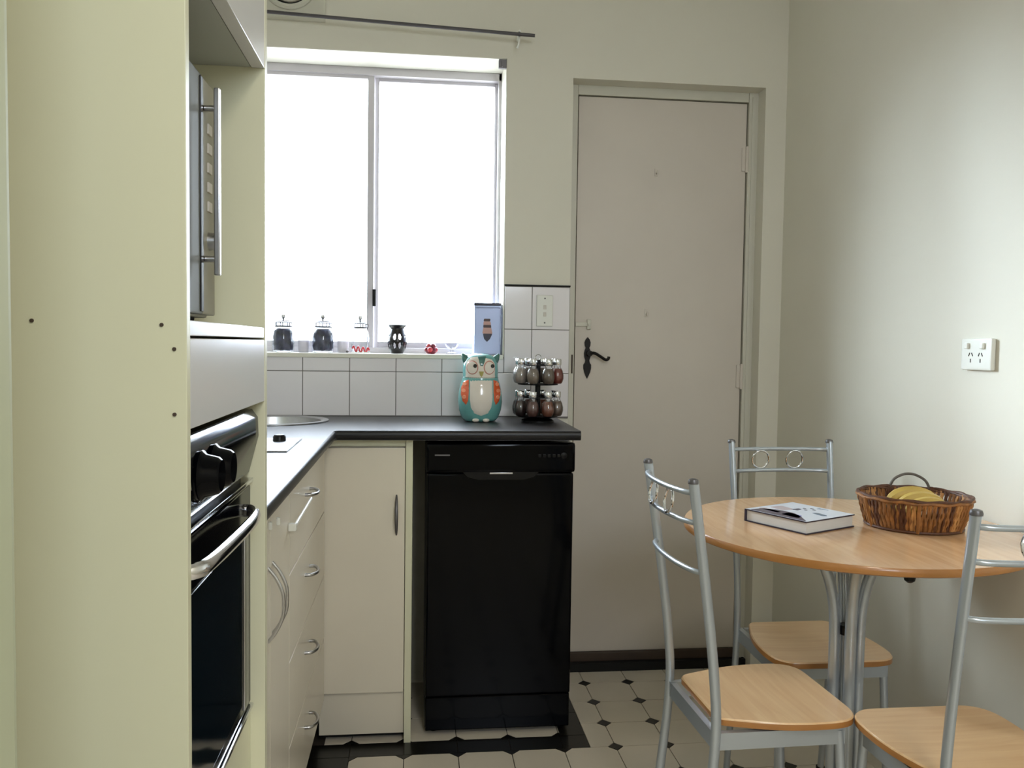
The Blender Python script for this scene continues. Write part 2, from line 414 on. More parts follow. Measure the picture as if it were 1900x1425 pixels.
# ---------------- baseboards (hidden behind the table but part of the room)
# ---------------- curtain rod with white hook
t = thing('curtain_rod', (-.1, 2.74, 2.14), 'thin dark grey curtain rod above the kitchen window', 'curtain rod')
z0, z1 = 2.1685, 2.1395
bm = bmesh.new(); tube(bm, [(-.80, 2.744, 2.180), (-.12, 2.742, 2.156), (.372, 2.740, z1)], .0055, 12); obj('rod', bm, RODM, t, True)
for x, z in ((-.70, 2.176),):
    bm = bmesh.new(); bx(bm, x-.006, x+.006, 2.742, YB-.0003, z-.007, z+.007, .002); bx(bm, x-.012, x+.012, YB-.004, YB-.0002, z-.03, z+.03, .001)
    obj('wall_bracket', bm, WHITEP, t, True)
bm = bmesh.new(); bx(bm, .318, .327, 2.746, YB-.0002, 2.137, 2.145, .002); tube(bm, spline([(.3225, 2.733, 2.150), (.3225, 2.747, 2.151), (.3225, 2.752, 2.141), (.322, 2.745, 2.131), (.321, 2.740, 2.118), (.3195, 2.742, 2.106), (.316, 2.748, 2.100)], 5), .0035, 8)
o = obj('hook', bm, WHITEP, t, True); o['label'] = 'white plastic hook'
# ---------------- round air vent on a square plate
t = thing('air_vent', (-.411, YB, 2.19), 'round cream air vent on a square plate above the curtain rod', 'vent')
box('plate', -.545, -.298, YB-.005, YB-.0003, 2.165, 2.41, FRAMEW, t, .002)
vc = (-.411, YB-.005, 2.285)
Lz('rim', [(.088, 0), (.088, -.008), (.082, -.014), (.074, -.014), (.072, -.006), (.072, 0)], vc, FRAMEW, t, 48, axis='y')
Lz('inner_disc', [(.066, 0), (.066, -.012), (.060, -.018), (.01, -.022)], vc, OFFW, t, 40, axis='y')
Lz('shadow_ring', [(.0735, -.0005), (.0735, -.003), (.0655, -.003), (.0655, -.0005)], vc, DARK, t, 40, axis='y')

# ---------------- light switch on the tiles and socket on the right wall
t = thing('light_switch', (.4255, YB-.007, 1.204), 'white vertical switch plate on the splashback tiles', 'switch')
box('switch_plate', .398, .453, YB-.0145, YB-.0073, 1.204, 1.308, WHITEP, t, .003)
for z in (1.244, 1.268): box('rocker', .4205, .4305, YB-.0175, YB-.014, z-.007, z+.007, OFFW, t, .001)
for z in (1.216, 1.297): Lz('screw', [(.0028, 0), (.0028, -.0015), (.001, -.002)], (.4255, YB-.0143, z), DULL, t, 12, axis='y')
t = thing('power_socket', (XR, 1.752, 1.097), 'white double power socket on the right wall above the table', 'power socket')
bm = bmesh.new(); bx(bm, XR-.012, XR-.0003, 1.700, 1.802, 1.099, 1.170, .004); o = obj('socket_plate', bm, WHITEP, t, True)
for y in (1.728, 1.780): box('switch', XR-.018, XR-.011, y-.006, y+.006, 1.147, 1.160, WHITEP, t, .002)
for y in (1.735, 1.768):
    bm = bmesh.new()
    for a, b, r in ((.005, 1.134, .5), (-.005, 1.134, -.5), (0, 1.120, 0)):
        q = bmesh.new(); bx(q, XR-.0126, XR-.0115, -.0011, .0011, -.0042, .0042)
        for v in q.verts:
            yy, zz = v.co.y, v.co.z; v.co.y = y+a+yy*cos(r)-zz*sin(r); v.co.z = b+yy*sin(r)+zz*cos(r)
        me = bpy.data.meshes.new('tmp'); q.to_mesh(me); q.free(); bm.from_mesh(me); bpy.data.meshes.remove(me)
    obj('pin_slots', bm, DARK, t)

# ================================================================== OVEN TOWER
XF = -.209
tower = thing('oven_tower_cabinet', (-.52, 1.0, 0), 'tall cream cabinet tower housing the oven and the microwave niche', 'cabinet')
bm = bmesh.new(); bx(bm, XL+.002, XF, .800, .812, 0.0, 2.40, .0008); near = obj('side_panel', bm, CREAM, tower, True)
bm = bmesh.new(); bx(bm, XL+.002, XF, 1.201, 1.217, 0.0, 2.40, .0008); obj('side_panel', bm, CREAM, tower, True)
box('back_panel', XL+.002, XL+.012, .812, 1.201, 0, 2.40, CREAM, tower)
box('niche_shelf', XL+.012, XF-.001, .8125, 1.2005, 1.1465, 1.1610, WHITEL, tower, .0008)
box('niche_top', XL+.012, XF-.019, .8125, 1.2005, 1.5160, 1.5320, NGREY, tower)
box('flap_panel', XF-.018, XF-.0005, .8130, 1.2000, 1.0590, 1.1440, WHITEL, tower, .001)
ud = box('upper_door', XF-.018, XF-.0005, .8130, 1.2000, 1.5150, 2.398, WHITEL, tower, .001)
box('lower_panel', XF-.018-.02, XF-.020, .8130, 1.2000, .14, .618, CREAM, tower, .001)
box('plinth', XF-.07, XF-.055, .8130, 1.2000, 0, .138, CREAM, tower)
box('oven_shelf', XL+.012, XF-.04, .8130, 1.2005, .600, .6155, CREAM, tower)
for x, z in ((-.343, 1.158), (-.231, 1.156), (-.2200, 1.134), (-.2200, 1.074)):
    Lz('screw_hole', [(.0018, -.0012), (.0018, .0006)], (x-.0, .8000, z), THRESH, tower, 10, axis='y')

oven = thing('wall_oven', (-.40, 1.0, .6165), 'black built-in wall oven with chrome bar handle in the cabinet tower', 'oven')
ox = -.228
box('body', -.78, ox-.012, .816, 1.190, .617, 1.052, BLACKP, oven)
# bulged control panel: profile in x-z extruded along y
prof = [(ox-.012, 1.050), (ox+.004, 1.049), (ox+.012, 1.038), (ox+.013, 1.012), (ox+.006, .985), (ox, .962), (ox-.012, .962)]
bm = bmesh.new(); lo = [bm.verts.new((x, .8150, z)) for x, z in prof]; hi = [bm.verts.new((x, 1.186, z)) for x, z in prof]
bm.faces.new(lo); bm.faces.new(hi[::-1])
for i in range(len(prof)): bm.faces.new((lo[i], lo[(i+1) % len(prof)], hi[(i+1) % len(prof)], hi[i]))
obj('control_panel', bm, BLACKG, oven, True)
for y in (.872, .928):
    k = Lz('knob', [(.024, 0), (.026, .006), (.022, .010), (.019, .022), (.016, .025)], (ox+.009, y, 1.006), BLACKG, oven, 28, axis='x')
    Lz('knob_ring', [(.0275, 0), (.0275, .003), (.025, .0035)], (ox+.008, y, 1.006), CHROME, k, 28, axis='x')
box('chrome_strip', ox-.008, ox+.006, .8150, 1.186, .9490, .9545, CHROME, oven, .001)
od = box('oven_door', ox-.012, ox+.002, .8150, 1.186, .640, .9440, BLACKG, oven, .002)
box('door_window', ox+.0015, ox+.004, .8250, 1.120, .660, .885, OVENG, od, .0008)
box('door_trim', ox+.0015, ox+.0045, 1.135, 1.160, .648, .895, STEEL, od, .001)
box('bottom_trim', ox-.008, ox+.006, .8150, 1.186, .6330, .6380, CHROME, oven, .001)
bm = bmesh.new(); tube(bm, spline([(ox+.001, .822, .921), (ox+.018, .826, .921), (ox+.026, .86, .921), (ox+.030, 1.00, .921), (ox+.026, 1.09, .919), (ox+.014, 1.135, .917), (ox+.001, 1.142, .917)], 8), .0085, 12, ry=.0065)
obj('bar_handle', bm, CHROME, oven, True)

mw = thing('microwave', (-.42, .96, 1.1615), 'silver microwave with mirrored glass door and vertical bar handle in the niche', 'microwave')
mx = -.250
box('casing', -.60, mx-.010, .8200, 1.090, 1.170, 1.452, MWP, mw, .003)
box('mirror_door', mx-.012, mx, .8200, 1.0265, 1.173, 1.450, MIRR, mw, .002)
mp_ = box('button_panel', mx-.012, mx-.0006, 1.0290, 1.090, 1.173, 1.450, MWP, mw, .002)
box('door_edge', mx-.004, mx+.0015, 1.0150, 1.0262, 1.176, 1.447, BLACKP, mw, .001)
for z in (1.395, 1.372, 1.349, 1.326, 1.303): box('button', mx-.001, mx+.0015, 1.052, 1.070, z-.006, z+.006, OFFW, mp_, .0008)
Lz('dial', [(.011, 0), (.010, .009), (.008, .010)], (mx-.001, 1.061, 1.262), STEEL, mp_, 24, axis='x')
bm = bmesh.new(); bx(bm, mx+.0125, mx+.0195, 1.0315-.004, 1.0315+.004, 1.219, 1.437, .0015)
h = obj('bar_handle', bm, STEEL, mw, True)
for z in (1.413, 1.238): Lz('handle_post', [(.0042, 0), (.0042, .014)], (mx-.001, 1.0315, z), CHROME, h, 12, axis='x')
for y in (.85, 1.06):
    for x in (-.56, -.28): Lz('foot', [(.011, 1.1613), (.012, 1.1705)], (x, y, 0), DARK, mw, 14)

# ================================================================== WORKTOP + BASE CABINETS
XW = -.2215; YWF = 2.330; ZT = .900; SX, SY, SR = -.425, 2.610, .148
wt = thing('worktop', (-.2, 2.5, .872), 'black laminate worktop running in an L under the window', 'worktop')
outer = [(XL+.0006, 1.2180), (XW, 1.2180)]+[(XW, YWF-.010), (XW+.010, YWF)]+[(.462, YWF), (.4655, YWF+.004), (.4655, YB-.0078), (XL+.0006, YB-.0078)]
bm = bmesh.new()
ov = [bm.verts.new((x, y, ZT)) for x, y in outer]; ne = len(ov)
oe = [bm.edges.new((ov[i], ov[(i+1) % ne])) for i in range(ne)]
hv = [bm.verts.new((SX+SR*cos(2*pi*k/40), SY+SR*sin(2*pi*k/40), ZT)) for k in range(40)]
he = [bm.edges.new((hv[i], hv[(i+1) % 40])) for i in range(40)]
bmesh.ops.triangle_fill(bm, use_beauty=True, edges=oe+he)
r = bmesh.ops.extrude_face_region(bm, geom=bm.faces[:])
for v in [q for q in r['geom'] if isinstance(q, bmesh.types.BMVert)]: v.co.z -= .0265
fe = [e for e in bm.edges if all(abs(v.co.z-ZT) < 1e-5 for v in e.verts) and len(e.link_faces) == 2 and any(abs(f.normal.z) < .5 for f in e.link_faces) and all(v in ov or abs(v.co.x-XW) < .02 or abs(v.co.y-YWF) < .01 for v in e.verts)]
bm.normal_update()
obj('worktop_board', bm, WORK, wt, False)
T('rounded_edge', [(XW, 1.2185, ZT-.0132), (XW, YWF-.004, ZT-.0132)], .0128, WORKE, wt, ry=.006, upv=(0, 0, 1), n=14)
T('rounded_edge', [(XW-.002, YWF+.001, ZT-.0132), (.4645, YWF+.001, ZT-.0132)], .0128, WORKE, wt, ry=.006, upv=(0, 0, 1), n=14)
T('sealant_bead', [(XL+.01, YB-.0095, ZT+.001), (.4655, YB-.0095, ZT+.001)], .0022, DULL, wt, n=8)
# sink
sk = thing('sink', (SX, SY, .75), 'round stainless steel sink let into the worktop below the window', 'sink')
Lz('bowl', [(SR+.012, ZT+.0012), (SR+.012, ZT+.004), (SR-.004, ZT+.0045), (SR-.010, ZT+.001), (SR-.018, ZT-.06), (SR-.04, ZT-.115), (.03, ZT-.125), (.03, ZT-.127), (SR-.038, ZT-.118), (SR-.014, ZT-.06), (SR-.006, ZT+.0003), (SR+.012, ZT+.0012)], (SX, SY, 0), STEEL, sk, 48, cap=False)
Lz('drain', [(.028, ZT-.1245), (.026, ZT-.1225), (.010, ZT-.1235)], (SX, SY, 0), CHROME, sk, 24)
# cooktop
ck = thing('cooktop', (-.52, 1.97, ZT), 'small stainless steel cooktop with black knob on the left worktop', 'cooktop')
box('hob_plate', -.775, -.279, 1.872, 2.118, ZT+.0003, ZT+.0045, STEEL, ck, .0015)
for x in (-.455, -.655):
    Lz('hotplate', [(.070, ZT+.0042), (.072, ZT+.010), (.064, ZT+.013), (.02, ZT+.0125)], (x, 1.995, 0), BLACKP, ck, 36)
kn = Lz('knob', [(.0155, ZT+.0042), (.0150, ZT+.014), (.0115, ZT+.019), (.004, ZT+.020)], (-.324, 2.055, 0), BLACKP, ck, 24)
box('knob_mark', -.3255, -.3225, 2.041, 2.056, ZT+.0185, ZT+.0206, WHITEP, kn, .0004)
kn = Lz('knob', [(.0155, ZT+.0042), (.0150, ZT+.014), (.0115, ZT+.019), (.004, ZT+.020)], (-.424, 1.900, 0), BLACKP, ck, 24)

XC = -.250
# left base cabinet with doors
c1 = thing('base_cabinet', (-.55, 1.47, 0), 'cream base cabinet with two narrow doors beside the oven tower', 'cabinet')
box('carcass', XL+.001, XC-.019, 1.2180, 1.7100, .13, .8725, CREAMD, c1)
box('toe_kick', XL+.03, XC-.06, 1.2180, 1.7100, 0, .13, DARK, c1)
def bow(ph, y, z0, z1, x, out, mat_=STEEL, r=.0028, par=None):
    pts = spline([(x-.0005, y, z0), (x+out*.5, y, z0+(z1-z0)*.14), (x+out*.92, y, z0+(z1-z0)*.33), (x+out, y, (z0+z1)/2), (x+out*.92, y, z0+(z1-z0)*.67), (x+out*.5, y, z0+(z1-z0)*.86), (x-.0005, y, z1)], 6)
    bm = bmesh.new(); tube(bm, pts, r, 10); return obj(ph, bm, mat_, par, True)
for a, b, hy in ((1.2195, 1.4870, 1.468), (1.4895, 1.7085, 1.509)):
    d = box('door', XC-.018, XC, a, b, .135, .868, CREAMD, c1, .0015)
    bow('bow_handle', hy, .622, .752, XC, .026, STEEL, .0030, d)
c2 = thing('drawer_cabinet', (-.55, 2.03, 0), 'cream cabinet with four drawers left of the corner cabinet', 'cabinet')
box('carcass', XL+.001, XC-.019, 1.7105, 2.3660, .13, .8725, CREAMD, c2)
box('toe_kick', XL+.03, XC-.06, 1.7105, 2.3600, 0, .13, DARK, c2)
zs = [.133, .314, .492, .672, .868]
for i, (a, b) in enumerate(zip(zs, zs[1:])):
    d = box('drawer_front', XC-.018, XC, 1.7125, 2.3640, a+.0015, b-.0015, CREAMD, c2, .0015)
    zc = (.262, .438, .620, .806)[i]-.014
    yc = 1.990
    pts = spline([(XC-.0005, yc-.040, zc), (XC+.014, yc-.037, zc), (XC+.023, yc-.018, zc-.001), (XC+.025, yc, zc-.001), (XC+.023, yc+.018, zc-.001), (XC+.014, yc+.037, zc), (XC-.0005, yc+.040, zc)], 6)
    bm = bmesh.new(); tube(bm, pts, .0040, 10); obj('wire_pull', bm, STEEL, d, True)
# childproof latch hanging from the top pull
t = thing('child_latch', (XC+.02, 1.86, .76), 'white childproof latch rod hooked over the top drawer handle', 'latch')
bm = bmesh.new(); tube(bm, [(XC+.018, 1.915, .7900), (XC+.012, 1.700, .7740)], .0036, 8); obj('rod', bm, WHITEP, t, True)
bm = bmesh.new(); bx(bm, XC+.0004, XC+.016, 1.688, 1.702, .766, .781, .002); obj('catch', bm, WHITEP, t, True)
for i, y in enumerate((1.555, 1.470)):
    t = box('latch_catch', XC-.0003, XC+.006, y-.004, y+.004, .808+.010*i, .822+.010*i, WHITEP, None, .002)
    tag(t, ('small white latch catch on the base cabinet door nearest the drawers', 'small white latch catch on the base cabinet door nearest the oven')[i], 'latch')

# corner cabinet
YC = 2.372
c3 = thing('corner_cabinet', (-.13, 2.58, 0), 'cream corner cabinet with one narrow door beside the dishwasher', 'cabinet')
bm = bmesh.new(); bx(bm, XC-.018, -.027, YC+.019, YB-.01, .148, .8725); obj('carcass', bm, CREAMD, c3)
box('end_panel', -.0265, -.0070, YC-.002, YB-.01, 0.0, .8725, CREAM, c3, .0008)
box('top_rail', XC-.0, -.0275, YC+.006, YC+.018, .8520, .8725, CREAM, c3)
d = box('door', XC-.0075, -.0285, YC, YC+.017, .1480, .8470, CREAMD, c3, .0012)
box('kick_board', XC-.016, -.0275, YC+.014, YC+.025, .0230, .1440, CREAMD, c3, .0008)
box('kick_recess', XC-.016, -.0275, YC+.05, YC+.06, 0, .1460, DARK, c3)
bm = bmesh.new()
hx_ = -.0515
pts = spline([(hx_, YC+.0005, .600), (hx_, YC-.012, .614), (hx_, YC-.022, .635), (hx_, YC-.025, .657), (hx_, YC-.022, .679), (hx_, YC-.012, .700), (hx_, YC+.0005, .714)], 6)
tube(bm, pts, .0030, 10, ry=.0042, upv=(0, -1, 0), radii=[.0016+.0022*sin(pi*i/(len(pts)-1)) for i in range(len(pts))]); obj('bow_handle', bm, DULL, d, True)
# infill behind dishwasher
box('infill', -.0068, .480, YB-.02, YB-.0095, .0, .872, DARK, c3) if False else None

# ================================================================== DISHWASHER
dw = thing('dishwasher', (.249, 2.58, 0), 'slim glossy black dishwasher under the right end of the worktop', 'dishwasher')
dx0, dx1, dy = .0305, .4620, 2.398
box('cabinet_body', dx0+.002, dx1-.002, dy+.030, YB-.012, .014, .8560, BLACKP, dw, .003)
box('door_panel', dx0+.003, dx1-.003, dy, dy+.030, .1170, .7700, BLACKG, dw, .006)
box('kick_plate', dx0+.004, dx1-.004, dy+.006, dy+.030, .0160, .1140, BLACKG, dw, .003)
cp = box('control_panel', dx0, dx1, dy-.010, dy+.030, .7730, .8600, BLACKG, dw, .009)
# grip recess: wide curved lip below the control panel
poly = [(.135, .7745), (.150, .760), (.180, .7525), (.310, .7525), (.340, .760), (.355, .7745)]
bm = bmesh.new(); prism(bm, poly, dy-.006, dy+.002, axis='y'); obj('grip_lip', bm, BLACKP, dw, True)
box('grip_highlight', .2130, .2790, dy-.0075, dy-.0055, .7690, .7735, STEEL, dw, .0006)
box('badge', .055, .098, dy-.0108, dy-.0098, .8225, .8265, DULL, cp)
for k in range(5): box('button', .352+.014*k, .361+.014*k, dy-.0116, dy-.0098, .8180, .8270, BLACKP, cp, .0012)
Lz('dial', [(.010, 0), (.009, -.004), (.002, -.005)], (.427, dy-.0098, .8230), BLACKP, cp, 20, axis='y')
for x in (.06, .43):
    for y in (2.45, 2.74): Lz('levelling_foot', [(.014, 0.0003), (.014, .005), (.008, .006), (.008, .0145)], (x, y, 0), DARK, dw, 14)

# ================================================================== OWL JAR
def owl():
    cx, cy, z0 = .200, 2.625, ZT+.0006
    t = thing('owl_cookie_jar', (cx, cy, z0), 'teal and white ceramic owl cookie jar with orange wings on the worktop', 'jar')
    TEAL = mat('teal_glaze', (104, 166, 164), .18, coat=.6, var=.10, vscale=14); CW = mat('white_glaze', (226, 218, 208), .15, coat=.6)
    OR = mat('orange_glaze', (222, 96, 52), .16, coat=.6); PK = mat('pink_ring', (196, 140, 128), .2); OL = mat('olive_beak', (168, 160, 92), .2); BK = mat('black_pupil', (12, 12, 12), .15)
    DG = mat('dark_teal_glaze', (62, 110, 104), .2, coat=.5); OW = mat('pale_orange_glaze', (244, 150, 110), .16, coat=.6)
    P = [(.0, .040), (.003, .050), (.012, .0575), (.035, .066), (.060, .0695), (.085, .0685), (.110, .0635), (.130, .0575), (.142, .0550), (.160, .0555), (.180, .0545), (.195, .049), (.205, .039), (.211, .024), (.213, .006)]
    def ra(z):
        for (a, r), (b, q) in zip(P, P[1:]):
            if a <= z <= b: u = (z-a)/(b-a); return r+(q-r)*u
        return .006
    E_ = .80
    Lz('body', [(r, z) for z, r in P], (cx, cy, z0), TEAL, t, 48, sy_=E_)
    def surf(x, z, off):
        a = ra(z); x = max(-a*.985, min(a*.985, x)); y = -E_*sqrt(max(0, a*a-x*x)); n = Vector((x/(a*a), y/(E_*E_*a*a), 0)).normalized()
        return Vector((cx+x, cy+y, z0+z))+n*off
    def patch(name, poly, m_, off, par=t, rings=6):
        c = Vector((sum(p[0] for p in poly)/len(poly), sum(p[1] for p in poly)/len(poly)))
        bm = bmesh.new(); R = []
        for k in range(rings+1):
            f = max(.02, k/rings); o_ = off if k < rings else -.0006
            ff = f if k < rings else 1.0
            R.append([bm.verts.new(surf(c.x+(p[0]-c.x)*ff, c.y+(p[1]-c.y)*ff, o_)) for p in poly])
        N = len(poly)
        for a, b in zip(R, R[1:]):
            for i in range(N): bm.faces.new((a[i], a[(i+1) % N], b[(i+1) % N], b[i]))
        bm.faces.new(R[0]); return obj(name, bm, m_, par, True)
    def ell(x, z, a, b, n=24): return [(x+a*cos(2*pi*k/n), z+b*sin(2*pi*k/n)) for k in range(n)]
    def dens(poly, k=3):
        out = []; k = k*4
        for i in range(len(poly)):
            a, b = poly[i-1], poly[i]
            for j in range(k): out.append((a[0]+(b[0]-a[0])*j/k, a[1]+(b[1]-a[1])*j/k))
        return out
    patch('belly', dens([(-.037, .132), (-.037, .10), (-.037, .07), (-.033, .045), (-.022, .026), (0, .018), (.022, .026), (.033, .045), (.037, .07), (.037, .10), (.037, .132)], 2), CW, .0014)
    patch('face_mask', dens([(-.051, .1345), (-.0525, .160), (-.049, .185), (-.036, .201), (-.012, .204), (-.006, .175), (.006, .175), (.012, .200), (.034, .197), (.045, .182), (.047, .160), (.046, .1345), (0, .1345)], 2), CW, .0016)
    patch('forehead', dens([(-.010, .206), (.016, .206), (.010, .185), (.005, .172), (-.004, .172), (-.008, .185)], 2), DG, .0024)
    for sgn, ex in ((-1, -.027), (1, .024)):
        patch('eye_ring', ell(ex, .169, .0195, .024), PK, .0030)
        patch('eye_white', ell(ex, .169, .0172, .0215), CW, .0038)
        patch('pupil', ell(ex+.0085, .174, .0062, .0072, 16), BK, .0050)
    patch('beak', dens([(-.008, .158), (.008, .158), (.005, .146), (0, .139), (-.005, .146)], 2), OL, .0046)
    for sg in (-1, 1):
        w = patch('wing', dens([(sg*.038, .132), (sg*.052, .128), (sg*.061, .108), (sg*.062, .085), (sg*.057, .064), (sg*.046, .052), (sg*.040, .066), (sg*.038, .095)], 2), OR, .0022)
        for x, z in ((.049, .118), (.052, .098), (.051, .078)): patch('feather', ell(sg*x, z, .0072, .0075, 14), OW, .0032, w, 4)
        bm = bmesh.new(); lathe(bm, [(.013, 0), (.0105, .012), (.004, .025), (.0006, .027)], (0, 0, 0), 14)
        bmesh.ops.rotate(bm, verts=bm.verts, cent=(0, 0, 0), matrix=Matrix.Rotation(sg*.55, 3, 'Y')); bmesh.ops.translate(bm, verts=bm.verts, vec=(cx+sg*.0435, cy-.004, z0+.1890))
        obj('ear', bm, DG, t, True)
        bm = bmesh.new(); bmesh.ops.create_uvsphere(bm, u_segments=18, v_segments=10, radius=1)
        for v in bm.verts: v.co = Vector((cx+sg*.016+v.co.x*.011, cy-.043+v.co.y*.010, z0+.0063+v.co.z*.0062))
        obj('foot', bm, CW, t, 'all')
    T('lid_seam', [surf(.0535*cos(a)*1.02 if False else 0, .138, .0003) if False else Vector((cx+(ra(.138)+.0002)*cos(a), cy+E_*(ra(.138)+.0002)*sin(a), z0+.138)) for a in [2*pi*k/40 for k in range(40)]], .0008, DG, t, closed=True, n=6)
owl()

# ================================================================== SPICE RACK AND JARS
scx, scy = .381, 2.615
rk = thing('spice_rack', (scx, scy, ZT+.0005), 'black two-tier carousel spice rack standing beside the owl jar', 'spice rack')
Lz('base', [(.052, ZT+.0005), (.052, ZT+.006), (.040, ZT+.012), (.012, ZT+.014)], (scx, scy, 0), BLACKP, rk, 36)
Lz('post', [(.009, ZT+.010), (.008, ZT+.195)], (scx, scy, 0), BLACKP, rk, 16)
for z in (ZT+.016, ZT+.117):
    Lz('tier_disc', [(.062, z), (.064, z+.0015), (.062, z+.003), (.01, z+.0045)], (scx, scy, 0), BLACKP, rk, 36)
    T('tier_ring', [(scx+.046*cos(a), scy+.046*sin(a), z+.062) for a in [2*pi*k/32 for k in range(32)]], .0025, BLACKP, rk, closed=True, n=6)
    for k in range(4):
        a = k*pi/2; T('tier_spoke', [(scx+.006*cos(a), scy+.006*sin(a), z+.062), (scx+.045*cos(a), scy+.045*sin(a), z+.062)], .0022, BLACKP, rk, n=6)
T('top_loop', [(scx+.009*cos(a), scy, ZT+.203+.009*sin(a)) for a in [2*pi*k/20 for k in range(20)]], .0016, CHROME, rk, closed=True, n=6)
SP = {}
def spice(cn, c):
    if cn not in SP: SP[cn] = mat(cn, c, .35, var=.15, vscale=120, coat=.8, coat_r=.08)
    return SP[cn]
jar_proto = {}
def spice_jar(x, y, z, colname, c, label, group):
    t = thing('spice_jar', (x, y, z), label, 'spice jar', group)
    def L_(nm, prof, mt, par):
        if nm in jar_proto:
            o = jar_proto[nm].copy(); 
            if nm == 'contents' : o.data = jar_proto[nm].data.copy(); o.data.materials[0] = mt
            COL.objects.link(o); o.parent = par; o.name = nm
            return o
        o = Lz(nm, prof, (x, y, z), mt, par, 20); jar_proto[nm] = o; return o
    L_('glass_body', [(.013, 0), (.0165, .004), (.0200, .016), (.0200, .028), (.0165, .042), (.0105, .052), (.0100, .060)], JARG, t)
    L_('contents', [(.0122, .001), (.0157, .0047), (.0191, .0163), (.0191, .0278), (.0157, .0415), (.0120, .047)], spice(colname, c), t)
    L_('cap', [(.0118, .0585), (.0124, .060), (.0124, .075), (.0110, .0775), (.003, .0775)], CHROME, t)
R_ = .0655 - .0035
TOPC = [('pale_grey_spice', (150, 140, 132), 'pale grey'), ('grey_brown_spice', (120, 106, 92), 'grey-brown'), ('olive_brown_spice', (98, 84, 72), 'olive-brown'), ('brick_red_spice', (112, 40, 30), 'brick-red')]
BOTC = [('dark_brown_spice', (44, 28, 26), 'very dark brown'), ('red_brown_spice', (92, 58, 50), 'red-brown'), ('cinnamon_spice', (118, 66, 46), 'cinnamon-coloured'), ('taupe_spice', (98, 78, 66), 'taupe')]
for tier, (z, C_) in enumerate(((ZT+.118+.0035, TOPC), (ZT+.017+.0035, BOTC))):
    nm = 'upper' if tier == 0 else 'lower'
    for k, ang in enumerate((-157.5, -112.5, -67.5, -22.5)):
        a = radians(ang); cn, c, w = C_[k]
        spice_jar(scx+R_*cos(a), scy+R_*sin(a), z, cn, c, 'glass jar of %s spice with chrome cap on the %s tier front' % (w, nm), 'spice jars on the carousel')
    for k, ang in enumerate((22.5, 67.5, 112.5, 157.5)):
        a = radians(ang); cn, c, w = C_[3-k]
        spice_jar(scx+R_*cos(a), scy+R_*sin(a), z, cn, c, 'glass spice jar with chrome cap at the back of the %s tier, mostly hidden' % nm, 'back spice jars on the %s tier' % nm)

# ================================================================== WINDOW SILL THINGS
ZS = WZ0+.0034
LIDG = glass_mat('jar_lid_glass', (.66, .67, .70), .3)
NAVY = mat('navy_fabric_contents', (44, 48, 74), .35, var=.8, vscale=45)
def clamp_jar(x, y, filled, label, sc=1.0):
    t = thing('glass_jar', (x, y, ZS), label, 'jar', None)
    Lz('glass_body', [(.028*sc, 0), (.035*sc, .004), (.037*sc, .02), (.037*sc, .052), (.033*sc, .072), (.024*sc, .081), (.024*sc, .086)], (x, y, ZS), JARG, t, 28)
    if filled:
        rnd = random.Random(int(x*1000))
        bm = bmesh.new(); n = 20
        prof = [(.022, .004), (.032, .008), (.0352, .016), (.0355, .026), (.0355, .038), (.035, .050), (.033, .062), (.030, .072), (.022, .079)]
        lathe(bm, prof, (x, y, ZS), n)
        for v in bm.verts:
            d = Vector((v.co.x-x, v.co.y-y, 0)); f = 1-rnd.uniform(0, .20); v.co.x = x+d.x*f; v.co.y = y+d.y*f
            if v.co.z < ZS+.006: v.co.z += rnd.uniform(0, .006)
        obj('contents', bm, NAVY, t, True)
    l = Lz('lid', [(.024*sc, .0855), (.027*sc, .087), (.027*sc, .099), (.021*sc, .104), (.008*sc, .106)], (x, y, ZS), LIDG, t, 28)
    bm = bmesh.new()
    for zz_, rr_ in ((.087, .0272), (.099, .0272), (.1045, .0215)): tube(bm, [(x+rr_*sc*cos(2*pi*k/20), y+rr_*sc*sin(2*pi*k/20), ZS+zz_) for k in range(20)], .0011, 5, closed=True)
    for k in range(7): tube(bm, [(x+.0272*sc*cos(2*pi*k/7+.3), y+.0272*sc*sin(2*pi*k/7+.3), ZS+.087), (x+.0272*sc*cos(2*pi*k/7+.3), y+.0272*sc*sin(2*pi*k/7+.3), ZS+.099)], .0016, 5)
    obj('lid_refraction_lines', bm, DULL, l, True)  # grey metal lines stand in for dark refraction along the glass edges
    Lz('lid_knob', [(.003, .105), (.0038, .112), (.0078, .117), (.0066, .125), (.002, .127)], (x, y, ZS), STEEL, l, 16)
    T('wire_clamp', [(x+.0275*sc*cos(a), y+.0275*sc*sin(a), ZS+.0845) for a in [2*pi*k/24 for k in range(24)]], .0016, DULL, t, closed=True, n=6)
    bm = bmesh.new(); tube(bm, spline([(x+.027*sc, y-.004, ZS+.081), (x+.033*sc, y-.006, ZS+.090), (x+.031*sc, y-.006, ZS+.098), (x+.026*sc, y-.006, ZS+.096)], 5), .0014, 6); obj('clamp_lever', bm, DULL, t, True)
clamp_jar(-.440, 2.870, True, 'glass clip jar of dark navy contents at the left end of the window sill')
clamp_jar(-.311, 2.870, True, 'glass clip jar of dark navy contents between the two small white cups')
clamp_jar(-.190, 2.905, False, 'empty clear glass clip jar on the sill behind the red ornament', .82)
for x, lab in ((-.374, 'small pale glass votive cup between the two dark jars'), (-.245, 'small pale glass votive cup just right of the second dark jar')):
    t = thing('votive_cup', (x, 2.875, ZS), lab, 'cup', 'pale votive cups on the sill')
    FROST = bpy.data.materials.get('frosted_glass') or mat('frosted_glass', (226, 222, 232), .4, trans=.25)
    Lz('cup', [(.016, 0), (.018, .002), (.0195, .040), (.0180, .040), (.0165, .004), (.003, .003)], (x, 2.875, ZS), FROST, t, 24)
    Lz('candle', [(.0155, .0045), (.0155, .020), (.004, .021)], (x, 2.875, ZS), WHITEP, t, 20)
